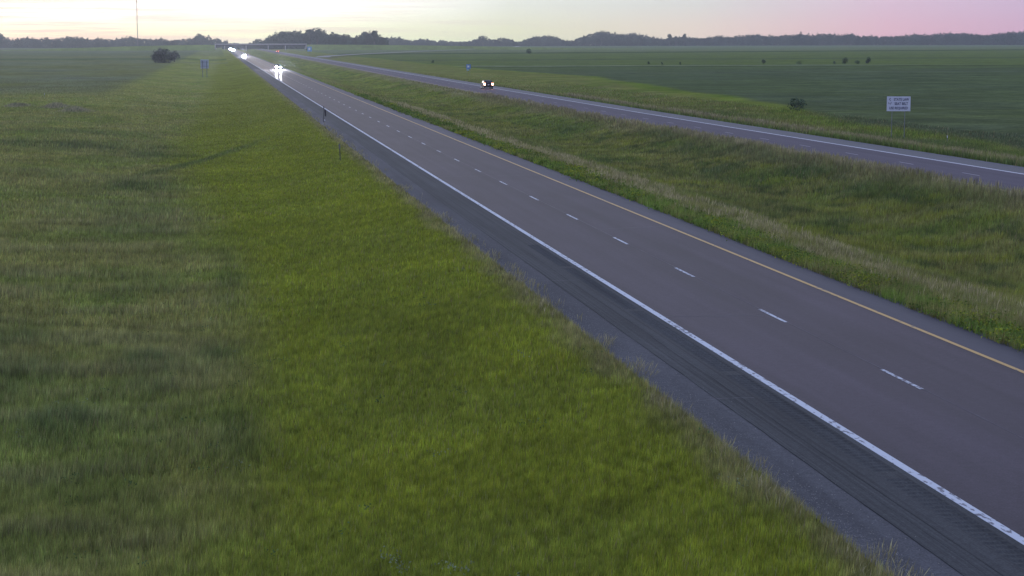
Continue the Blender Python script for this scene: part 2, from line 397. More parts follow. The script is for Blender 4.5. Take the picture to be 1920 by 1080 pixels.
blades('roadside_grass', bandset(57.6, 82, [(120, 180, 70, .05), (180, 300, 16, .08), (300, 450, 5, .13), (450, 580, 2, .16)]),
       'tan and green grass strip between the far carriageway and the crop field')
# tall seed heads along the fringes
def stalks(name, strips, label, h0, h1, tint, w, gate=.47):
    VV = []; CC = []
    for (y0, y1, xa, xb, dens, wk) in strips:
        n = int(dens * (xb - xa) * (y1 - y0)); x = RNG.uniform(xa, xb, n); y = RNG.uniform(y0, y1, n)
        k = fbm(x / .9, y / 2.2, 91, 3) > gate; x = x[k]; y = y[k]; n = len(x)
        if xa > 35: x = x + nbs(y)
        h = RNG.uniform(h0, h1, n); z = zt(x, y); th = RNG.uniform(0, 6.28, n); ww = w * wk * .5
        lx = RNG.normal(.06, .09, n); ly = RNG.normal(0, .09, n); c = np.cos(th) * ww; s = np.sin(th) * ww
        B = np.stack([x, y, z], -1); T = np.stack([x + lx, y + ly, z + h], -1); Q = np.stack([x + lx * .6, y + ly * .6, z + h * .62], -1)
        D = np.stack([c, s, 0 * c], -1)
        VV.append(np.stack([B - D * .3, B + D * .3, Q + D * .4, Q - D, T, Q + D], 1).reshape(-1, 3))
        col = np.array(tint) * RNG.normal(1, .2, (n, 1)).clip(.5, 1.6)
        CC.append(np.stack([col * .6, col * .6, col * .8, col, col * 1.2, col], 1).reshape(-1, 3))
    V = np.concatenate(VV); n = len(V) // 6
    b = np.arange(n)[:, None] * 6
    F = np.concatenate([b + np.array([0, 1, 3]), b + np.array([1, 2, 3]), b + np.array([3, 5, 4])])
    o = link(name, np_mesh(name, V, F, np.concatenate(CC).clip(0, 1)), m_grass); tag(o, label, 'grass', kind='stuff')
stalks('fringe_grass', [(26, 60, 10.7, 11.75, 60, 1), (60, 120, 10.7, 11.7, 30, 1.6), (120, 260, 10.6, 11.7, 10, 3)],
       'thin dry seed stalks leaning over the outer edge of the dark shoulder', .12, .40, (.30, .27, .14), .018, .535)
stalks('median_edge_grass', [(46, 90, 24.7, 29.6, 38, 1), (90, 160, 24.8, 29.6, 18, 1.7), (160, 300, 24.8, 29.0, 7, 3)],
       'straw coloured seed grass along the near edge of the median', .28, .60, (.34, .30, .15), .030, .52)
stalks('far_edge_grass', [(100, 180, 59.2, 61.6, 22, 1.6), (180, 320, 59.2, 61.6, 8, 3), (100, 180, 44.6, 46.3, 30, 1.6), (180, 320, 44.6, 46.3, 10, 3)],
       'tan grass along both edges of the far carriageway', .45, .8, (.25, .22, .12), .045)
# broad leaved yellow green weeds right at the inner edge of the near carriageway
def weeds(name, label):
    VV = []; CC = []
    for (y0, y1, dn, sz) in ((45, 90, 9, .045), (90, 180, 4.5, .07), (180, 330, 2, .11)):
        m = int(dn * 1.6 * (y1 - y0))
        for i in range(m):
            y = RNG.uniform(y0, y1); x = float(sbe(y)) + .1 + RNG.uniform(0, 1.9)
            f = float(fbm(np.array(x / 1.5), np.array(y / 4.0), 95, 2))
            if f < .42: continue
            k = 16; r = .22 * (.5 + f); hh = (.06 + .30 * f)
            P = RNG.normal(0, 1, (k, 3)) * np.array((r, r, .22 * hh)) + np.array((x, y, 0)) ; P[:, 2] = float(zt(x, y)) + np.abs(P[:, 2]) + RNG.uniform(.05, hh, k)
            A = RNG.normal(0, 1, (k, 3)); A /= np.linalg.norm(A, axis=1)[:, None]; B = RNG.normal(0, 1, (k, 3)); B -= (A * B).sum(1)[:, None] * A; B /= np.linalg.norm(B, axis=1)[:, None]
            VV.append(np.stack([P - A * sz, P + A * sz, P + B * sz * 1.6], 1).reshape(-1, 3))
            yf = f > .6 and RNG.random() < .5
            col = (C['yel'] * 1.0 if yf else C['weed'] * 1.1) * RNG.uniform(.5, 1.4, (k, 1)); CC.append(np.repeat(col, 3, 0))
    V = np.concatenate(VV); o = link(name, np_mesh(name, V, np.arange(len(V)).reshape(-1, 3), np.concatenate(CC)), m_grass); tag(o, label, 'weeds', kind='stuff')
weeds('roadside_weeds', 'bushy yellow green weeds crowding the inner edge of the near carriageway')

# ---------------------------------------------------------------- roads
def road_mat(name, base, rough, spec, streak=0.06, blot=.06, grain=.12, polish=0.0, ruts=0.0):
    m = bpy.data.materials.new(name); m.use_nodes = True
    n = m.node_tree.nodes; l = m.node_tree.links; b = n['Principled BSDF']
    b.inputs['Roughness'].default_value = rough; b.inputs['Specular IOR Level'].default_value = spec
    g = n.new('ShaderNodeNewGeometry')
    def layer(cur, sc, stretch, amt, det=3):
        mp_ = n.new('ShaderNodeMapping'); mp_.inputs['Scale'].default_value = stretch; l.new(g.outputs['Position'], mp_.inputs[0])
        t = n.new('ShaderNodeTexNoise'); t.inputs['Scale'].default_value = sc; t.inputs['Detail'].default_value = det; l.new(mp_.outputs[0], t.inputs[0])
        r = n.new('ShaderNodeMapRange'); l.new(t.outputs[0], r.inputs[0]); r.inputs[1].default_value = .3; r.inputs[2].default_value = .7
        r.inputs[3].default_value = 1 - amt; r.inputs[4].default_value = 1 + amt
        x = n.new('ShaderNodeMix'); x.data_type = 'RGBA'; x.blend_type = 'MULTIPLY'; x.inputs[0].default_value = 1
        if isinstance(cur, tuple): x.inputs[6].default_value = (*cur, 1)
        else: l.new(cur, x.inputs[6])
        l.new(r.outputs[0], x.inputs[7]); return x.outputs[2], t
    cur, _ = layer(base, 2.0, (1, .03, 1), streak, 4)
    cur, _ = layer(cur, .35, (1, .3, 1), blot, 4)
    cur, _ = layer(cur, 1.0, (1.1, .006, 1), .15, 2)
    if ruts: cur, _ = layer(cur, 1.0, (13, .035, 1), ruts, 3)
    cur, _ = layer(cur, 5.0, (1, 1, 1), grain * .5, 3)
    cur, t = layer(cur, 22.0, (1, 1, 1), grain, 2)
    l.new(cur, b.inputs['Base Color'])
    bp = n.new('ShaderNodeBump'); bp.inputs['Strength'].default_value = .25; bp.inputs['Distance'].default_value = .01
    l.new(t.outputs[0], bp.inputs['Height']); l.new(bp.outputs[0], b.inputs['Normal'])
    if polish: b.inputs['Coat Weight'].default_value = polish; b.inputs['Coat Roughness'].default_value = .24
    return m
YS = np.array(list(np.arange(10, 300, 4)) + geo(300, 4200, 4, 1.05))
def strip(name, xa, xb, z, m, nb=False, ys=YS, parent=None):
    """long sheet between two lateral offsets"""
    off = nbs(ys) if nb else 0 * ys
    V = np.concatenate([np.stack([xa + off, ys, 0 * ys + z], -1), np.stack([xb + off, ys, 0 * ys + z], -1)])
    k = len(ys); i = np.arange(k - 1)
    F = np.stack([i, i + k, i + k + 1, i + 1], -1)
    o = link(name, np_mesh(name, V, F), m, parent); return tag(o, kind='structure')
m_conc = road_mat('concrete_pavement', (.0355, .0268, .0385), .8, .06, .12, .12, .26, polish=.10)
m_asph = road_mat('shoulder_asphalt', (.044, .045, .046), .85, .08, .16, .12, .24, ruts=.30)
m_asph2 = road_mat('outer_shoulder_asphalt', (.064, .063, .067), .85, .06, .14, .20, .32)
m_shcon = road_mat('inner_shoulder', (.044, .039, .049), .72, .2, .07, .08, .12)
# near carriageway
strip('shoulder', 11.25, 12.55, .000, m_asph2); strip('shoulder', 12.55, 13.72, .001, m_asph); strip('shoulder', 14.22, 14.42, .001, m_asph)
strip('road', 14.42, 22.0, .002, m_conc); strip('shoulder', 22.0, 23.75, .001, m_shcon)
# rumble strip: real grooves milled across the shoulder
def rumble():
    ys = np.arange(14, 84, .05); k = len(ys)
    grp = ((ys % 12.6) < 11.9)
    d = np.where(((ys % .30) < .16) & grp, -.018, 0.0)
    xs_ = np.array([13.72, 13.75, 14.19, 14.22]); V = []
    for q, x in enumerate(xs_): V.append(np.stack([0 * ys + x, ys, .001 + (d if q in (1, 2) else 0 * ys)], -1))
    V = np.concatenate(V); i = np.arange(k - 1); F = []
    for q in range(3): F.append(np.stack([i + q * k, i + (q + 1) * k, i + (q + 1) * k + 1, i + q * k + 1], -1))
    o = link('rumble_strip', np_mesh('rumble_strip', V, np.concatenate(F)), m_asph); tag(o, kind='structure')
    strip('rumble_strip', 13.72, 14.22, .001, m_asph, ys=np.concatenate([[83.95], YS[YS > 84]]))
rumble()
# sealed longitudinal cracks on the shoulder (dark wavering lines)
m_crack = mat('crack_sealant', (.012, .014, .016), .95, .03)
def crackline(x, y0, y1, w, amp, seed, z=.006, m=m_crack):
    ys = np.arange(y0, y1, .35); k = len(ys)
    xx = x + amp * (fbm(ys / 2.5, ys * 0 + seed, seed, 4) - .5); hw = w * .5 * (.35 + 1.2 * fbm(ys / 1.2, ys * 0, seed + 3, 3))
    V = np.concatenate([np.stack([xx - hw, ys, 0 * ys + z], -1), np.stack([xx + hw, ys, 0 * ys + z], -1)]); i = np.arange(k - 1)
    return V, np.stack([i, i + k, i + k + 1, i + 1], -1)
Vs = []; Fs = []; o_ = 0
for a in ((12.55, 15, 170, .018, .05, 1), (13.22, 15, 130, .010, .08, 9), (12.95, 20, 60, .007, .10, 22)):
    v, f = crackline(*a); Vs.append(v); Fs.append(f + o_); o_ += len(v)
o = link('crack_sealant', np_mesh('crack_sealant', np.concatenate(Vs), np.concatenate(Fs)), m_crack); tag(o, kind='structure')
# joints in the concrete: one along the lane line, one across at each slab
m_joint = mat('joint', (.062, .056, .066), .7, .3, noise=.3, nscale=3)
v, f = crackline(18.33, 14, 200, .022, .02, 31); o = link('slab_joint', np_mesh('slab_joint', v, f), m_joint); tag(o, kind='structure')

v1_, f1_ = [], []; o_ = 0
for (x0, x1, y, sl_) in ((11.4, 13.6, 46.2, .12), (18.4, 21.9, 90.5, .25), (14.6, 18.0, 61.0, -.1), (11.4, 13.7, 71.0, .1), (14.6, 21.9, 128, .1)):
    xs2 = np.arange(x0, x1, .12); yy = y + sl_ * (xs2 - x0) + .5 * (fbm(xs2 * 1.1, xs2 * 0 + y, 4, 4) - .5); hw = .012 + .016 * fbm(xs2 * 2, xs2 * 0, 6, 2)
    k = len(xs2); i = np.arange(k - 1); v1_.append(np.concatenate([np.stack([xs2, yy - hw, 0 * xs2 + .0055], -1), np.stack([xs2, yy + hw, 0 * xs2 + .0055], -1)])); f1_.append(np.stack([i, i + 1, i + k + 1, i + k], -1) + o_); o_ += 2 * k
o = link('crack_sealant', np_mesh('crack_sealant', np.concatenate(v1_), np.concatenate(f1_)), m_joint); tag(o, kind='structure')
# loose gravel along the outer edge of the shoulder
n = 5200; gxx = 11.35 + np.abs(RNG.normal(0, .42, n)); gyy = 27 + 70 * RNG.random(n) ** 1.6; gs = RNG.uniform(.006, .018, n)
dd = np.array([(1, 0, 0), (-.5, .86, 0), (-.5, -.86, 0), (0, 0, 1.1)]); V = (np.stack([gxx, gyy, 0 * gxx + .002], -1)[:, None] + dd[None] * gs[:, None, None]).reshape(-1, 3)
F = (np.arange(n)[:, None, None] * 4 + np.array([(0, 1, 3), (1, 2, 3), (2, 0, 3)])[None]).reshape(-1, 3)
o = link('gravel', np_mesh('gravel', V, F), mat('loose_gravel', (.16, .15, .14), .9, .1, noise=.5, nscale=7)); tag(o, 'loose gravel scattered along the outer edge of the near shoulder', 'gravel', kind='stuff')
# painted lines (worn paint)
def paint_mat(name, base, under, wear):
    m = bpy.data.materials.new(name); m.use_nodes = True; n = m.node_tree.nodes; l = m.node_tree.links; b = n['Principled BSDF']
    b.inputs['Roughness'].default_value = .6; b.inputs['Specular IOR Level'].default_value = .3
    g = n.new('ShaderNodeNewGeometry'); mp_ = n.new('ShaderNodeMapping'); mp_.inputs['Scale'].default_value = (9, 3.2, 1); l.new(g.outputs['Position'], mp_.inputs[0])
    t = n.new('ShaderNodeTexNoise'); t.inputs['Scale'].default_value = 1; t.inputs['Detail'].default_value = 3; l.new(mp_.outputs[0], t.inputs[0])
    t2 = n.new('ShaderNodeTexNoise'); t2.inputs['Scale'].default_value = .22; l.new(g.outputs['Position'], t2.inputs[0])
    s = n.new('ShaderNodeMath'); s.operation = 'MULTIPLY_ADD'; l.new(t2.outputs[0], s.inputs[0]); s.inputs[1].default_value = .5; l.new(t.outputs[0], s.inputs[2])
    r = n.new('ShaderNodeMapRange'); l.new(s.outputs[0], r.inputs[0]); r.inputs[1].default_value = wear; r.inputs[2].default_value = wear + .07
    x = n.new('ShaderNodeMix'); x.data_type = 'RGBA'; l.new(r.outputs[0], x.inputs[0]); x.inputs[6].default_value = (*base, 1); x.inputs[7].default_value = (*under, 1)
    l.new(x.outputs[2], b.inputs['Base Color']); return m
m_white = paint_mat('white_paint', (.36, .38, .42), (.08, .08, .10), .81)
m_dash = paint_mat('worn_white_paint', (.36, .38, .42), (.08, .07, .09), .78)
m_yell = paint_mat('yellow_paint', (.37, .215, .05), (.10, .08, .06), .86)
strip('edge_line', 14.40, 14.62, .008, m_white)
strip('edge_line', 21.94, 22.10, .008, m_yell)
V = []; F = []
n_ = 0
for k in range(-1, 120):
    y = 46.84 + 12.192 * k; 
    V += [(18.22, y, .008), (18.34, y, .008), (18.34, y + 3.05, .008), (18.22, y + 3.05, .008)]; F.append((n_, n_ + 1, n_ + 2, n_ + 3)); n_ += 4
o = link('lane_line', np_mesh('lane_line', np.array(V), np.array(F)), m_dash); tag(o, kind='structure')
# far carriageway
m_conc_f = road_mat('far_concrete_pavement', (.046, .036, .053), .75, .12, .06, .06, .12)
m_asph_f = road_mat('far_shoulder_asphalt', (.050, .049, .060), .7, .2, .08, .06, .12)
strip('shoulder', 46.2, 47.1, .001, m_shcon, nb=True); strip('road', 47.1, 54.75, .002, m_conc_f, nb=True); strip('shoulder', 54.75, 57.75, .001, m_asph_f, nb=True)
m_white2 = mat('far_white_paint', (.38, .38, .42), .6, .3, noise=.15, nscale=2)
strip('edge_line', 54.44, 54.70, .008, m_white2, nb=True); strip('edge_line', 47.15, 47.31, .008, m_yell, nb=True)
V = []; F = []; n_ = 0
for k in range(-2, 110):
    y = 122.3 + 12.192 * k; q = float(nbs(y))
    V += [(NB - .06 + q, y, .008), (NB + .08 + q, y, .008), (NB + .08 + q, y + 3.05, .008), (NB - .06 + q, y + 3.05, .008)]; F.append((n_, n_ + 1, n_ + 2, n_ + 3)); n_ += 4
o = link('lane_line', np_mesh('lane_line', np.array(V), np.array(F)), mat('far_lane_paint', (.17, .16, .20), .6, .3)); tag(o, kind='structure')
# country road rising beyond the far carriageway
def path_sheet(name, pts, w, z, m):
    V = []; 
    for i, p in enumerate(pts):
        a = Vector(pts[max(i - 1, 0)][:2]); b = Vector(pts[min(i + 1, len(pts) - 1)][:2]); d = (b - a).normalized(); nrm = Vector((d.y, -d.x))
        V += [(p[0] - nrm.x * w / 2, p[1] - nrm.y * w / 2, z + p[2]), (p[0] + nrm.x * w / 2, p[1] + nrm.y * w / 2, z + p[2])]
    F = [(2 * i, 2 * i + 1, 2 * i + 3, 2 * i + 2) for i in range(len(pts) - 1)]
    o = link(name, np_mesh(name, np.array(V), np.array(F)), m); return tag(o, kind='structure')
m_gravel = mat('pale_gravel', (.20, .185, .18), .9, .1, noise=.15, nscale=.5)
path_sheet('side_road', [(63.5, 1180, 0), (70, 1260, .1), (98, 1400, .25), (187, 1800, .4), (330, 2400, .4), (480, 3080, .4), (620, 3900, .3)], 9, -.05, m_gravel)


# ---------------------------------------------------------------- distant woods
m_leaf = tint_mat('tree_foliage', .75, 1.25, (.25,), rough=1.0, spec=0.0, leaf=.5, trans=.12)
m_bark = mat('bark', (.07, .06, .05), .9, .1, noise=.2, nscale=2)
def leaf_tris(P, s, tint, jit=.25):
    n = len(P); A = RNG.normal(0, 1, (n, 3)); A /= np.linalg.norm(A, axis=1)[:, None]
    B = RNG.normal(0, 1, (n, 3)); B -= (A * B).sum(1)[:, None] * A; B /= np.linalg.norm(B, axis=1)[:, None]
    ss = (s * RNG.uniform(.6, 1.3, n))[:, None] if np.isscalar(s) else s[:, None]
    V = np.stack([P - A * ss - B * ss * .5, P + A * ss - B * ss * .5, P + B * ss], 1).reshape(-1, 3)
    col = np.array(tint) * RNG.normal(1, jit, (n, 1)).clip(.4, 1.8); return V, np.repeat(col, 3, 0)
def crown_points(n, w, h, z0, lobes=7, low=False):
    """points in a lumpy crown: several overlapping lobes"""
    out = []
    for k in range(lobes):
        a = RNG.uniform(0, 6.28); r = RNG.uniform(.1, .32) * w; zc = z0 + h * (RNG.uniform(.12, .62) if low else RNG.uniform(.25, .85))
        if k == 0: r = 0; zc = z0 + h * (.6 if low else .66)
        c = np.array((r * math.cos(a), r * math.sin(a), zc)); rad = w * RNG.uniform(.20, .32); m = n // lobes
        d = RNG.normal(0, 1, (m, 3)); d /= np.linalg.norm(d, axis=1)[:, None]
        out.append(c + d * (rad * RNG.uniform(.45, 1.0, m) ** .5)[:, None] * np.array((1, 1, min(1.0, .8 * h / w + .3))))
    P = np.concatenate(out); P[:, 2] = np.clip(P[:, 2], z0 * .4, z0 + h); return P
def woods(name, sky, y0, rows, step, label, dens, size, bigger=1.0):
    xs_ = [a for a, b in sky]; zs_ = [b for a, b in sky]; VV = []; CC = []
    for rw in range(rows):
        y = y0 + rw * 14
        x = xs_[0] - 20 * (rw > 0)
        while x < xs_[-1] + 10:
            h_ = float(np.interp(x * y0 / y, xs_, zs_))
            ztop = float(np.interp(x * y0 / y, xs_, zs_)) + RNG.normal(0, 1.1) + 3.2 * (float(fbm(np.array(x / 16), np.array(y * 1.0), 17, 3)) - .5) * (h_ > 9) - (0 if rw == rows - 1 else RNG.uniform(.3, 2.5))
            h = max(2.5, ztop + .5); w = max(10, min(16, h * .6)) * RNG.uniform(.8, 1.2)
            n = int(dens * (h / 16 + .5)); P = RNG.normal(0, 1, (n, 3)); P /= np.linalg.norm(P, axis=1)[:, None]
            P = P * RNG.uniform(.3, 1, (n, 1)) ** .4 * np.array((w * .5, w * .45, h * .46)) * (1 + .22 * np.sin(P[:, :1] * 5 + x) * np.cos(P[:, 2:] * 6 + x * .3))
            P += np.array((x, y + RNG.uniform(-4, 4), -.5 + h * .52))
            V, c = leaf_tris(P, size, np.array((.020, .030, .022)) * RNG.uniform(.5, 1.6)); VV.append(V); CC.append(c)
            nb = int(n * .45); P = np.stack([x + RNG.uniform(-w * .5, w * .5, nb), y + RNG.uniform(-3, 3, nb), RNG.uniform(-.5, h * .45, nb)], -1)
            V, c = leaf_tris(P, size, np.array((.019, .027, .020))); VV.append(V); CC.append(c)
            x += step * RNG.uniform(.7, 1.3)
    V = np.concatenate(VV); o = link(name, np_mesh(name, V, np.arange(len(V)).reshape(-1, 3), np.concatenate(CC)), m_leaf); tag(o, label, 'woods', kind='stuff')
    return o
SKY_LEFT = [(-560, 24), (-430, 27), (-397, 29.1), (-394, 25.2), (-390, 18.4), (-378, 16.4), (-364, 16.4), (-350, 19.3), (-302, 17.2), (-272, 21.1), (-258, 20.1), (-239, 16.1), (-214, 18.1), (-190, 16.1), (-166, 20.0), (-146, 18.9), (-132, 16.0), (-107, 16.9), (-87, 14.9), (-68, 15.8), (-48, 17.8), (-42, 21.7), (-34, 25.2), (-26, 22.2), (-8, 17.2), (3, 15.2), (9, 11.2)]
SKY_GROVE = [(30, 5.5), (46, 7.6), (53, 10.3), (58, 13.3), (63, 12.5), (69, 14.8), (77, 20.1), (85, 24.7), (93, 25.5), (104, 26.2), (115, 26.2), (122, 23.9), (131, 26.9), (140, 28.8), (150, 26.9), (155, 23.1), (160, 20.0), (165, 22.7), (171, 20.8), (177, 21.2), (185, 19.2), (191, 16.2), (194, 14.6), (198, 16.1), (204, 20.7), (212, 23.0), (217, 25.3), (223, 25.7), (228, 23.0), (233, 16.9)]
SKY_RIGHT = [(300, 17), (351, 20.8), (363, 18.4), (390, 20.7), (407, 16.0), (421, 12.5), (428, 11.3), (437, 17.1), (454, 14.8), (469, 13.6), (480, 11.2), (496, 13.5), (508, 11.2), (516, 8.8), (525, 11.2), (549, 11.1), (561, 14.8), (573, 16.2), (581, 16.0), (587, 15.7), (609, 15.7), (627, 18.0), (645, 15.6), (657, 9.7), (669, 13.2), (687, 16.7), (693, 21.4), (711, 22.6), (729, 23.1), (741, 21.3), (753, 16.6), (771, 13.0), (783, 14.2), (795, 18.9), (807, 21.2), (825, 27.1), (843, 32.4), (862, 30.6), (886, 27.0), (923, 28.8), (935, 27.0), (953, 21.0), (972, 19.8), (984, 16.2), (1021, 19.0), (1058, 18.5), (1082, 17.2), (1113, 23.2), (1141, 19.5), (1157, 21.9), (1200, 25.4), (1231, 23.0), (1256, 23.0), (1294, 25.3), (1325, 26.5), (1340, 22.8), (1371, 27.6), (1401, 25.2), (1429, 27.5), (1448, 22.7), (1483, 22.6), (1522, 21.4), (1547, 21.9), (1575, 24.9), (1614, 24.9), (1660, 27.8), (1711, 27.8), (1737, 24.1), (1776, 26.5), (1807, 29.5), (1842, 31.9), (2000, 28), (2150, 26)]
woods('woods', SKY_LEFT, 3600, 2, 6.5, 'long dark belt of trees on the horizon behind the field on the left', 230, 1.0)
woods('woods', [(-80, 9), (20, 7.0), (80, 7.2), (200, 9), (330, 10)], 4380, 1, 8, 'thin distant line of low trees seen above the overpass', 120, 1.3)
woods('woods', SKY_GROVE, 2750, 2, 5.0, 'tall dense grove of trees standing behind the right end of the overpass', 260, .9)
woods('woods', SKY_RIGHT, 4150, 2, 7.5, 'long wavy belt of trees on the horizon behind the fields on the right', 230, 1.1)

def tree(name, x, y, h, w, label, cat='tree', trunk=.18, tint=(.034, .048, .025), n=700, size=None, group=None, lobes=9, low=False):
    z = float(zt(x, y)); root = empty(name, (x, y, z)); tag(root, label, cat, group)
    z0 = h * (.02 if low else trunk); P = crown_points(n, w, h - z0, z0, lobes, low)
    if low: P[:, 2] = np.clip(P[:, 2], .05, h)
    V, c = leaf_tris(P, size or h * .045, tint, .3)
    link('crown', np_mesh('crown', V, np.arange(len(V)).reshape(-1, 3), c.clip(0, 1)), m_leaf, root)
    b = MB(); r = h * .022
    b.tube([(0, 0, -.3), (0, 0, z0 + h * .1), (h * .02, 0, h * .6)], [r * 1.3, r, r * .4], 7)
    for k in range(5):
        a = k * 1.26 + RNG.uniform(0, .6); zz = z0 + h * RNG.uniform(.02, .25)
        b.tube([(0, 0, zz), (math.cos(a) * w * .16, math.sin(a) * w * .16, zz + h * .14), (math.cos(a) * w * .3, math.sin(a) * w * .3, zz + h * .28)], [r * .6, r * .4, r * .15], 5)
    b.build('trunk', m_bark, root)
    return root
DT = (.018, .026, .018)
G1 = 'trees rising above the horizon woods'
for x, y, h, w, lab in (
    (-35, 3580, 26.5, 15, 'round topped tree that peaks above the horizon woods left of the overpass'),
    (131, 2738, 28, 17, 'broad tree just left of the highest tree in the grove behind the overpass'),
    (141, 2735, 30.5, 16, 'highest tree of the grove behind the right end of the overpass'),
    (93, 2738, 26, 17, 'wide leafy tree at the left shoulder of the tall grove behind the overpass'),
    (167, 2738, 23.5, 11, 'small round tree standing in the dip right of the highest tree of the grove'),
    (213, 2738, 25, 12, 'left one of the two ragged trees at the right end of the tall grove'),
    (223, 2735, 27.5, 12, 'ragged tree that closes the tall grove on its right'),
    (577, 4130, 22.5, 26, 'lone round tree bulging above the low woods over the white car'),
    (843, 4130, 33.5, 32, 'broad tree at the crown of the highest swell of the woods right of the middle'),
    (999, 4130, 27.5, 12, 'left one of three slender trees poking above the woods right of the middle'),
    (1012, 4128, 23, 9, 'shortest and middle one of three slender trees poking above the woods'),
    (1031, 4130, 28, 12, 'right one of three slender trees poking above the woods right of the middle'),
    (-402, 3580, 31, 16, 'tall tree cut by the left edge of the picture above the horizon woods')):
    tree('tree', x, y, h, w, lab, tint=DT, n=1100, size=.95, group=G1, lobes=14)
# trees and bushes standing in the fields
tree('tree', -27.0, 923, 7.6, 10.5, 'large round dark tree clump standing in the left field near the overpass', tint=(.105, .108, .098), n=2400, size=.32, lobes=14, low=True)  # tint lifted towards grey, haze painted into the leaves
tree('tree', -21.6, 955, 6.2, 6.0, 'smaller ragged tree just right of the large round clump in the left field', tint=(.11, .11, .10), n=800, size=.30, lobes=9, low=True)  # same hazy grey painted into the leaf tint
GB = 'bushes scattered over the fields'
for x, y, h, w, lab in (
    (81.3, 259, 2.2, 2.8, 'round dark bush on the green strip beyond the far carriageway, left of the white sign'),
    (226, 768, 2.9, 1.9, 'narrow upright bush, leftmost of the bushes in the middle of the right field'),
    (240.5, 765, 1.7, 3.6, 'low wide bush in the right field, second of the row from the left'),
    (260, 777, 1.5, 1.5, 'tiny bush just left of the thick round one in the right field'),
    (264.2, 775, 3.2, 3.4, 'thick round bush in the middle of the small row in the right field'),
    (268.5, 772, 2.0, 2.6, 'loose low bush just right of the thick round one in the right field'),
    (278, 785, 3.8, 2.8, 'tallest bush at the right end of the small row in the right field'),
    (179, 778, 1.9, 1.2, 'small scrub at the field edge, left one of three far beyond the white car'),
    (182, 766, 1.6, 1.0, 'small scrub at the field edge, middle one of three far beyond the white car'),
    (189.5, 765, 1.7, 1.0, 'small scrub at the field edge, right one of three far beyond the white car'),
    (240.4, 1461, 5.2, 5.4, 'single dark bush far out in the field below the middle of the horizon'),
    (99.7, 884, 1.8, 2.0, 'small bush in the field between the far carriageway and the side road')):
    tree('bush', x, y, h, w, lab, 'bush', tint=(.062, .088, .052), n=360, size=max(.10, h * .06), group=GB, lobes=7, low=True)
# reedy clumps in the left field
def clump(x, y, h, rx, ry, label):
    n = 900; a = RNG.normal(0, 1, (n, 2)); xx = x + a[:, 0] * rx * .45; yy = y + a[:, 1] * ry * .45
    hh = h * np.exp(-(a ** 2).sum(1) * .25) * RNG.uniform(.6, 1.1, n); z = zt(xx, yy); B = np.stack([xx, yy, z], -1)
    th = RNG.uniform(0, 6.28, n); D = np.stack([np.cos(th), np.sin(th), 0 * th], -1) * .05
    T = B + np.stack([RNG.normal(.15, .15, n), RNG.normal(0, .12, n), hh], -1)
    col = np.where(RNG.random((n, 1)) < .6, (.36, .32, .20), (.16, .17, .09)) * RNG.uniform(.7, 1.3, (n, 1))
    V = np.stack([B - D, B + D, T], 1).reshape(-1, 3) - np.array((x, y, 0))
    c3 = np.repeat(col, 3, 0); o = link('reed_clump', np_mesh('reed_clump', V, np.arange(3 * n).reshape(-1, 3), c3), m_grass); o.location = (x, y, 0)
    tag(o, label, 'reeds', 'pale reed clumps in the left field')
clump(-20.4, 275, .8, 2.4, 6, 'pale reed clump in the left field, right and nearest one of the three')
clump(-24.5, 292, .9, 2.2, 7, 'pale reed clump in the left field, middle one of the three')
clump(-31, 300, .7, 2.2, 7, 'pale reed clump in the left field, left one of the three')

# ---------------------------------------------------------------- overpass
BY = 2350
m_bconc = mat('bridge_concrete', (.30, .30, .31), .8, .2, noise=.12, nscale=.4)
m_steel = mat('weathered_girder', (.06, .06, .065), .7, .3, noise=.2, nscale=.3)
br = empty('overpass', (52, BY, 0)); tag(br, 'long low concrete overpass with pale rail crossing both carriageways in the distance', 'bridge')
b = MB(); b.box(-56, 56, -5, 5, 6.45, 6.85); b.box(-56, 56, -5.25, -4.9, 6.2, 7.05); b.box(-56, 56, 4.9, 5.25, 6.2, 7.05); b.build('deck', m_bconc, br)
for y in (-4.95, 4.95):
    b = MB(); b.box(-56, 56, y - .12, y + .12, 7.75, 7.95); b.box(-56, 56, y - .06, y + .06, 7.35, 7.45)
    for k in range(57): b.box(-56 + 2 * k - .08, -56 + 2 * k + .08, y - .1, y + .1, 7.05, 7.75)
    b.build('railing', m_bconc, br)
for y in (-3.6, -1.2, 1.2, 3.6):
    b = MB(); b.box(-55, 55, y - .25, y + .25, 6.35, 6.45); b.box(-55, 55, y - .06, y + .06, 5.3, 6.35); b.box(-55, 55, y - .25, y + .25, 5.2, 5.3); b.build('girder', m_steel, br)
for x in (-44, -18, 9, 30):
    b = MB(); b.box(x - .5, x + .5, -4.8, 4.8, 4.5, 5.2)
    for y in (-3.6, 0, 3.6): b.tube([(x, y, -1.5), (x, y, 4.5)], .42, 10)
    b.build('pier', m_bconc, br)
for x, s in ((-55.5, -1), (55.5, 1)):
    b = MB(); b.box(x - .6, x + .6, -5.2, 5.2, 2.5, 6.4); b.box(x - 1.6, x + 1.6, -5.4, 5.4, 1.0, 2.5); b.build('abutment', m_bconc, br)
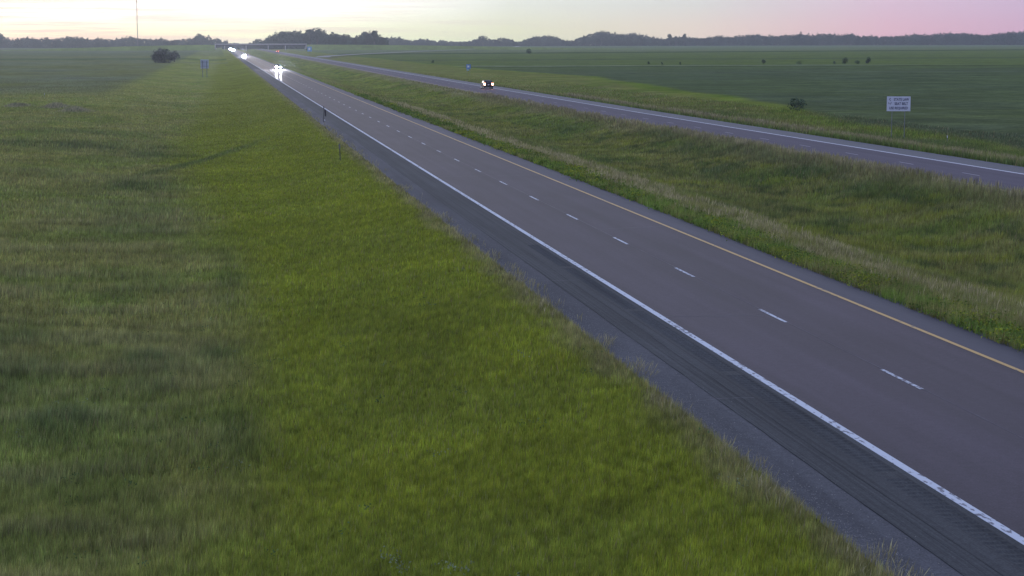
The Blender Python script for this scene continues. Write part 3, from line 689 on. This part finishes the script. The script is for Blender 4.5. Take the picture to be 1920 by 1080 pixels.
# earth embankments that carry the crossing road to the bridge
m_emb = tint_mat('embankment_grass', .85, 1.15, (.15, .03), bump=.3)
def embank(x0, x1):
    n = 40; V = []; Cc = []
    for i in range(n + 1):
        t = i / n; x = x0 + (x1 - x0) * t; hh = (6.8 * (1 - sstep(.0, 1.0, t))) - .5
        w = 5.5
        for dy, z in ((-(w + 2.6 * (hh + .7)), -.8), (-w, hh), (w, hh), (w + 2.6 * (hh + .7), -.8)):
            V.append((x, BY + dy, z)); Cc.append(C['green'] * .9)
    F = [(4 * i + k, 4 * i + k + 1, 4 * i + k + 5, 4 * i + k + 4) for i in range(n) for k in range(3)]
    F2 = [(0, 1, 2, 3)]
    o = link('embankment', np_mesh('embankment', np.array(V), np.array(F + F2), np.array(Cc)), m_emb); tag(o, kind='structure')
embank(-4.0, -330); embank(108, 620)

# ---------------------------------------------------------------- signs and posts
m_alu = mat('sign_back_aluminium', (.34, .38, .46), .6, .3, metal=0.0, noise=.06, nscale=3)
m_post = mat('galvanised_post', (.14, .16, .17), .6, .4, noise=.1, nscale=8)
m_sheet = mat('white_sign_sheet', (.48, .52, .62), .5, .4, noise=.04, nscale=2)
m_black = mat('black_lettering', (.045, .055, .10), .6, .3)
m_blue = mat('blue_sign_sheet', (.10, .20, .42), .5, .4)
m_white3 = mat('white_symbol', (.55, .58, .62), .5, .4)
m_dark = mat('dark_post', (.045, .045, .05), .7, .3)
m_amber = mat('reflector', (.30, .30, .32), .3, .6)
def text(s, size, x, y, z, m, parent, depth=.004, sx=1.0):
    cu = bpy.data.curves.new('legend', 'FONT'); cu.body = s; cu.size = size; cu.align_x = 'CENTER'; cu.align_y = 'CENTER'; cu.extrude = depth; cu.offset = .010
    t = bpy.data.objects.new('legend', cu); COL.objects.link(t); bpy.context.view_layer.update()
    me = bpy.data.meshes.new_from_object(t.evaluated_get(bpy.context.evaluated_depsgraph_get())); bpy.data.objects.remove(t)
    me.name = 'legend'; o = link('legend', me, m, parent); o.location = (x, y, z); o.rotation_euler = (R(90), 0, 0); o.scale = (sx, 1, 1)
    return o
# seat belt sign (faces the camera)
sg = empty('road_sign', (70.35, 189, 0), R(-10)); tag(sg, 'large white road sign about seat belts on two thin posts beyond the far carriageway', 'road sign')
sg.rotation_euler = (0, 0, R(-14))
b = MB(); b.box(-1.22, 1.22, -.012, .012, 1.89, 3.42); b.build('panel', m_sheet, sg, bevel=.004)
b = MB(); b.box(-1.22, 1.22, .014, .05, 2.2, 2.27); b.box(-1.22, 1.22, .014, .05, 3.05, 3.12); b.build('brace', m_post, sg)
for x in (-.66, .66): MB().box(x - .035, x + .035, .052, .11, -1.3, 3.3).build('post', m_post, sg)
text('STATE LAW', .40, .27, -.018, 3.10, m_black, sg, sx=.74)
text('SEAT BELT', .40, .27, -.018, 2.66, m_black, sg, sx=.74)
text('USE REQUIRED', .38, 0, -.018, 2.20, m_black, sg, sx=.76)
b = MB(); b.tube([(-1.0, -.018, 3.17), (-.87, -.018, 3.0), (-.80, -.018, 2.95)], .028, 6); b.tube([(-1.04, -.018, 2.80), (-.98, -.018, 2.62)], .035, 6); b.tube([(-.76, -.018, 2.82), (-.86, -.018, 2.58)], .03, 6)
b.tube([(-.93, -.018, 3.20), (-.86, -.018, 3.24)], .05, 8); b.build('symbol', m_black, sg)
# blue service sign
bs = empty('road_sign', (74.6, 566, 0), R(-8)); tag(bs, 'small blue service sign with a white symbol above a lower plate beyond the far carriageway', 'road sign')
MB().box(-.68, .68, -.01, .01, 1.15, 2.45).build('panel', m_blue, bs, bevel=.004)
MB().box(-.25, .25, -.018, -.011, 1.55, 2.10).box(-.34, -.26, -.018, -.011, 1.45, 2.2).build('symbol', m_white3, bs)
MB().box(-.55, .15, -.01, .01, .62, 1.08).build('plate', mat('pale_blue_plate', (.18, .33, .42), .5, .4), bs)
for x in (-.4, .4): MB().box(x - .03, x + .03, .012, .07, -1.2, 2.4).build('post', m_post, bs)
# far blue sign beside the far carriageway near the overpass
bf = empty('road_sign', (71.3, 1500, 0), R(-5)); tag(bf, 'pale blue guide sign beside the far carriageway just right of the overpass end', 'road sign')
MB().box(-1.75, 1.75, -.015, .015, 2.0, 5.7).build('panel', mat('faded_blue_sheet', (.14, .30, .50), .5, .4), bf, bevel=.006)
MB().box(-.9, .5, -.025, -.016, 3.1, 4.9).build('symbol', m_white3, bf)
for x in (-1.1, 1.1): MB().box(x - .06, x + .06, .02, .14, -1.2, 5.5).build('post', m_post, bf)
# sign on the left, seen from behind
ls = empty('road_sign', (-4.1, 573, 0), R(3)); tag(ls, 'square grey back of a road sign on two posts in the left grass', 'road sign')
MB().box(-1.2, 1.2, .1, .13, 1.45, 4.1).build('panel', m_alu, ls, bevel=.005)
for x in (-.62, .62): MB().box(x - .09, x + .09, -.06, .095, -1.6, 3.75).build('post', mat('timber_post', (.15, .17, .19), .8, .2), ls)
MB().box(-1.1, 1.1, .02, .09, 2.1, 2.2).box(-1.1, 1.1, .02, .09, 3.3, 3.4).build('brace', m_post, ls)
# delineator in the grass
dl = empty('delineator_post', (9.34, 148.6, float(zt(9.34, 148.6)))); tag(dl, 'thin dark delineator post standing in the grass beside the shoulder', 'post'); dl.rotation_euler = (R(-1), R(-2.2), 0)
MB().box(-.035, .035, -.015, .015, -.2, 1.42).build('post', m_dark, dl, bevel=.005)
MB().box(-.058, .058, -.03, -.016, 1.02, 1.36).build('reflector', mat('grey_reflector', (.13, .13, .15), .4, .5), dl, bevel=.004)
# bent marker by the edge of the shoulder
mm = empty('mile_marker', (12.0, 220, 0)); tag(mm, 'bent dark marker post with a crumpled panel at the shoulder edge, far up the road', 'marker post')
b = MB(); b.tube([(-.06, 0, -.1), (-.03, 0, .8), (.03, 0, 1.2), (-.02, 0, 1.78)], [.045, .045, .055, .06], 6); b.build('post', m_dark, mm)
b = MB(); b.prism([(-.012, .62), (.012, .62), (.012, 1.4), (-.012, 1.4)], .10, .26, None); b.build('panel', m_dark, mm)
MB().box(.02, .12, -.05, -.02, .10, .26).build('tag', m_white3, mm)
# small survey stakes
for x, y, lab in ((71.8, 179, 'small white topped stake in the dark grass right of the white sign posts'), (-30.4, 341, 'small white topped stake at the edge of the left field')):
    s = empty('marker_stake', (x, y, float(zt(x, y)))); tag(s, lab, 'stake', 'small marker stakes')
    MB().tube([(0, 0, -.1), (0, 0, .62)], .03, 6).build('post', m_post, s); MB().tube([(0, 0, .62), (0, 0, .84)], .045, 8).build('cap', m_white3, s)
# radio mast
ms = empty('radio_mast', (-140, 3400, 0)); tag(ms, 'very tall thin radio mast rising out of the woods on the left', 'mast')
b = MB(); m_mast = mat('mast_steel', (.05, .05, .05), .6, .4)
for k in range(3): b.tube([(.62 * math.cos(k * 2.094), .62 * math.sin(k * 2.094), -1), (.62 * math.cos(k * 2.094), .62 * math.sin(k * 2.094), 150)], .26, 6)
for i in range(75):
    for k in range(3):
        a0, a1 = k * 2.094, (k + 1) * 2.094
        b.tube([(.62 * math.cos(a0), .62 * math.sin(a0), i * 2), (.62 * math.cos(a1), .62 * math.sin(a1), i * 2 + 2)], .14, 4, cap=False)
b.build('lattice', m_mast, ms)

# ---------------------------------------------------------------- vehicles
m_tyre = mat('tyre_rubber', (.02, .02, .02), .8, .3); m_glass = mat('dark_glass', (.015, .018, .022), .25, .25)
m_rim = mat('wheel_rim', (.25, .25, .26), .4, .5, metal=.6); m_trim = mat('black_trim', (.02, .02, .022), .6, .3)
m_head = mat('headlight_lamp', (.9, .9, .9), .3, .4, emis=(.88, .86, 1.0), es=HEAD)
m_head_far = mat('far_headlight_lamp', (.9, .9, .9), .3, .4, emis=(.88, .86, 1.0), es=HEAD * .3)
m_tail = mat('tail_lamp', (.6, .05, .04), .3, .4, emis=(1.0, .42, .26), es=TAIL)
m_tail_dim = mat('dim_tail_lamp', (.5, .04, .04), .3, .4, emis=(1.0, .25, .18), es=14)
m_mark = mat('marker_lamp', (.8, .5, .2), .3, .4, emis=(1.0, .8, .6), es=40)
def car(x, y, paint, label, front_lit=None, tail=None, rz=0.0, beam=0):
    """nose towards -Y; parts of an everyday sport utility car"""
    root = empty('car', (x, y, 0), rz); tag(root, label, 'car', 'cars on the road')
    prof = [(-2.32, .32), (-2.42, .55), (-2.38, .86), (-2.2, .99), (-1.25, 1.10), (2.28, 1.12), (2.40, .95), (2.42, .55), (2.32, .32)]
    MB().prism(prof, -.93, .93, lambda q, z: .97 if z > .95 or z < .4 else 1.0).build('body', paint, root, bevel=.04)
    top = [(-1.22, 1.10), (-.55, 1.62), (-.15, 1.72), (1.55, 1.70), (2.02, 1.56), (2.26, 1.12)]
    MB().prism(top, -.90, .90, lambda q, z: 1.0 - .30 * max(0, z - 1.1)).build('cabin', paint, root, bevel=.02)
    MB().prism([(-1.245, 1.13), (-.60, 1.61), (-.56, 1.58), (-1.20, 1.12)], -.74, .74).build('windscreen', m_glass, root)
    MB().prism([(2.275, 1.18), (2.06, 1.52), (2.03, 1.52), (2.245, 1.18)], -.68, .68).build('rear_window', m_glass, root)
    for s in (-1, 1):
        b = MB(); M = Matrix(((1, 0, s * -.30, s * .33), (0, 1, 0, 0), (0, 0, 1, 0), (0, 0, 0, 1)))
        b.box(s * .905 - .01, s * .905 + .01, -.75, .35, 1.17, 1.55, M); b.box(s * .905 - .01, s * .905 + .01, .45, 1.75, 1.17, 1.53, M); b.build('side_window', m_glass, root)
        MB().box(s * .95, s * 1.10, -.95, -.83, 1.12, 1.28).build('mirror', paint, root, bevel=.02)
        for yy in (-1.48, 1.45):
            w = MB().tube([(s * .72, yy, .35), (s * .95, yy, .35)], .35, 18).build('wheel', m_tyre, root); MB().tube([(s * .951, yy, .35), (s * .965, yy, .35)], .22, 12).build('rim', m_rim, w)
        hl = MB().box(s * .72 - .19, s * .72 + .19, -2.46, -2.38, .68, .92).build('headlight', m_trim, root, bevel=.01); MB().box(s * .72 - .17, s * .72 + .17, -2.468, -2.461, .70, .90).build('lens', front_lit or m_white3, hl)
        MB().box(s * .77 - .14, s * .77 + .14, 2.385, 2.46, .84, 1.12).build('tail_light', tail or m_trim, root, bevel=.01)
    MB().box(-.45, .45, -2.45, -2.40, .55, .85).build('grille', m_trim, root); MB().box(-.92, .92, 2.40, 2.47, .40, .62).build('bumper', m_trim, root, bevel=.02)
    MB().box(-.16, .16, 2.425, 2.44, .78, .92).build('licence_plate', m_white3, root)
    if beam:
        for s in (-1, 1):
            ld = bpy.data.lights.new('headlight_beam', 'SPOT'); ld.energy = beam; ld.spot_size = R(16); ld.spot_blend = .9; ld.color = (.9, .9, 1); ld.shadow_soft_size = .1
            lo = bpy.data.objects.new('headlight_beam', ld); COL.objects.link(lo); lo.parent = root; lo.location = (s * .72, -2.55, .8); lo.rotation_euler = (R(-89.3), 0, 0)
    return root
p_grey = mat('grey_paint', (.22, .22, .25), .35, .5, coat=.5); p_dark = mat('dark_paint', (.02, .02, .024), .6, .2); p_sil = mat('silver_paint', (.36, .36, .40), .35, .5, metal=.3, coat=.5)
car(20.3, 655, p_dark, 'oncoming car with glaring headlights, nearest of the oncoming traffic', m_head, beam=BEAM)
car(16.4, 1230, p_dark, 'oncoming car with glaring headlights, second of the oncoming traffic', m_head, beam=BEAM * 1.3)
car(16.2, 2080, p_dark, 'oncoming car with glaring headlights just in front of the overpass', m_head_far, beam=BEAM)
car(16.6, 2560, p_dark, 'farthest oncoming car with glaring headlights, seen under the overpass', m_head_far, beam=BEAM)
car(52.2, 368.5, p_dark, 'dark car driving away on the far carriageway with bright tail lights', tail=m_tail, rz=math.pi)
car(54.6, 1772, p_dark, 'distant car driving away on the far carriageway with small red tail lights', tail=m_tail_dim, rz=math.pi)

# ---------------------------------------------------------------- scattered broad leaved plants in the short grass
def forbs():
    VV = []; CC = []
    spots = [(3.1, 35.9), (2.9, 34.0), (4.1, 34.6), (4.4, 34.3), (3.3, 35.2)] + [(RNG.uniform(-6, 11), RNG.uniform(32, 75)) for _ in range(70)]
    for i, (x, y) in enumerate(spots):
        k = 26 if i < 5 else 14; r = RNG.uniform(.08, .2); z = float(zt(x, y))
        P = RNG.normal(0, 1, (k, 3)) * np.array((r, r, .05)) + np.array((x, y, z + .16)); P[:, 2] += RNG.uniform(0, .12, k)
        V, c = leaf_tris(P, .028, (.16, .19, .10) if i < 5 or RNG.random() < .3 else (.07, .12, .04)); VV.append(V); CC.append(c)
    V = np.concatenate(VV); o = link('ground_weeds', np_mesh('ground_weeds', V, np.arange(len(V)).reshape(-1, 3), np.concatenate(CC).clip(0, 1)), m_grass)
    tag(o, 'pale broad leaved weeds dotted through the short grass in the foreground', 'weeds', kind='stuff')
forbs()

# ---------------------------------------------------------------- haze
hz = MB(); hz.box(-3400, 3400, -80, 4700, -3.2, 155)
m_haze = bpy.data.materials.new('haze_air'); m_haze.use_nodes = True
hn = m_haze.node_tree
for n_i in list(hn.nodes):
    if n_i.type != 'OUTPUT_MATERIAL': hn.nodes.remove(n_i)
pv = hn.nodes.new('ShaderNodeVolumePrincipled'); pv.inputs['Color'].default_value = (.78, .86, 1.0, 1)
pv.inputs['Density'].default_value = HAZE; pv.inputs['Anisotropy'].default_value = .75
hn.links.new(pv.outputs[0], hn.nodes['Material Output'].inputs['Volume'])
o = hz.build('haze', m_haze); tag(o, 'thin evening haze lying over the fields and the road', 'haze', kind='stuff')
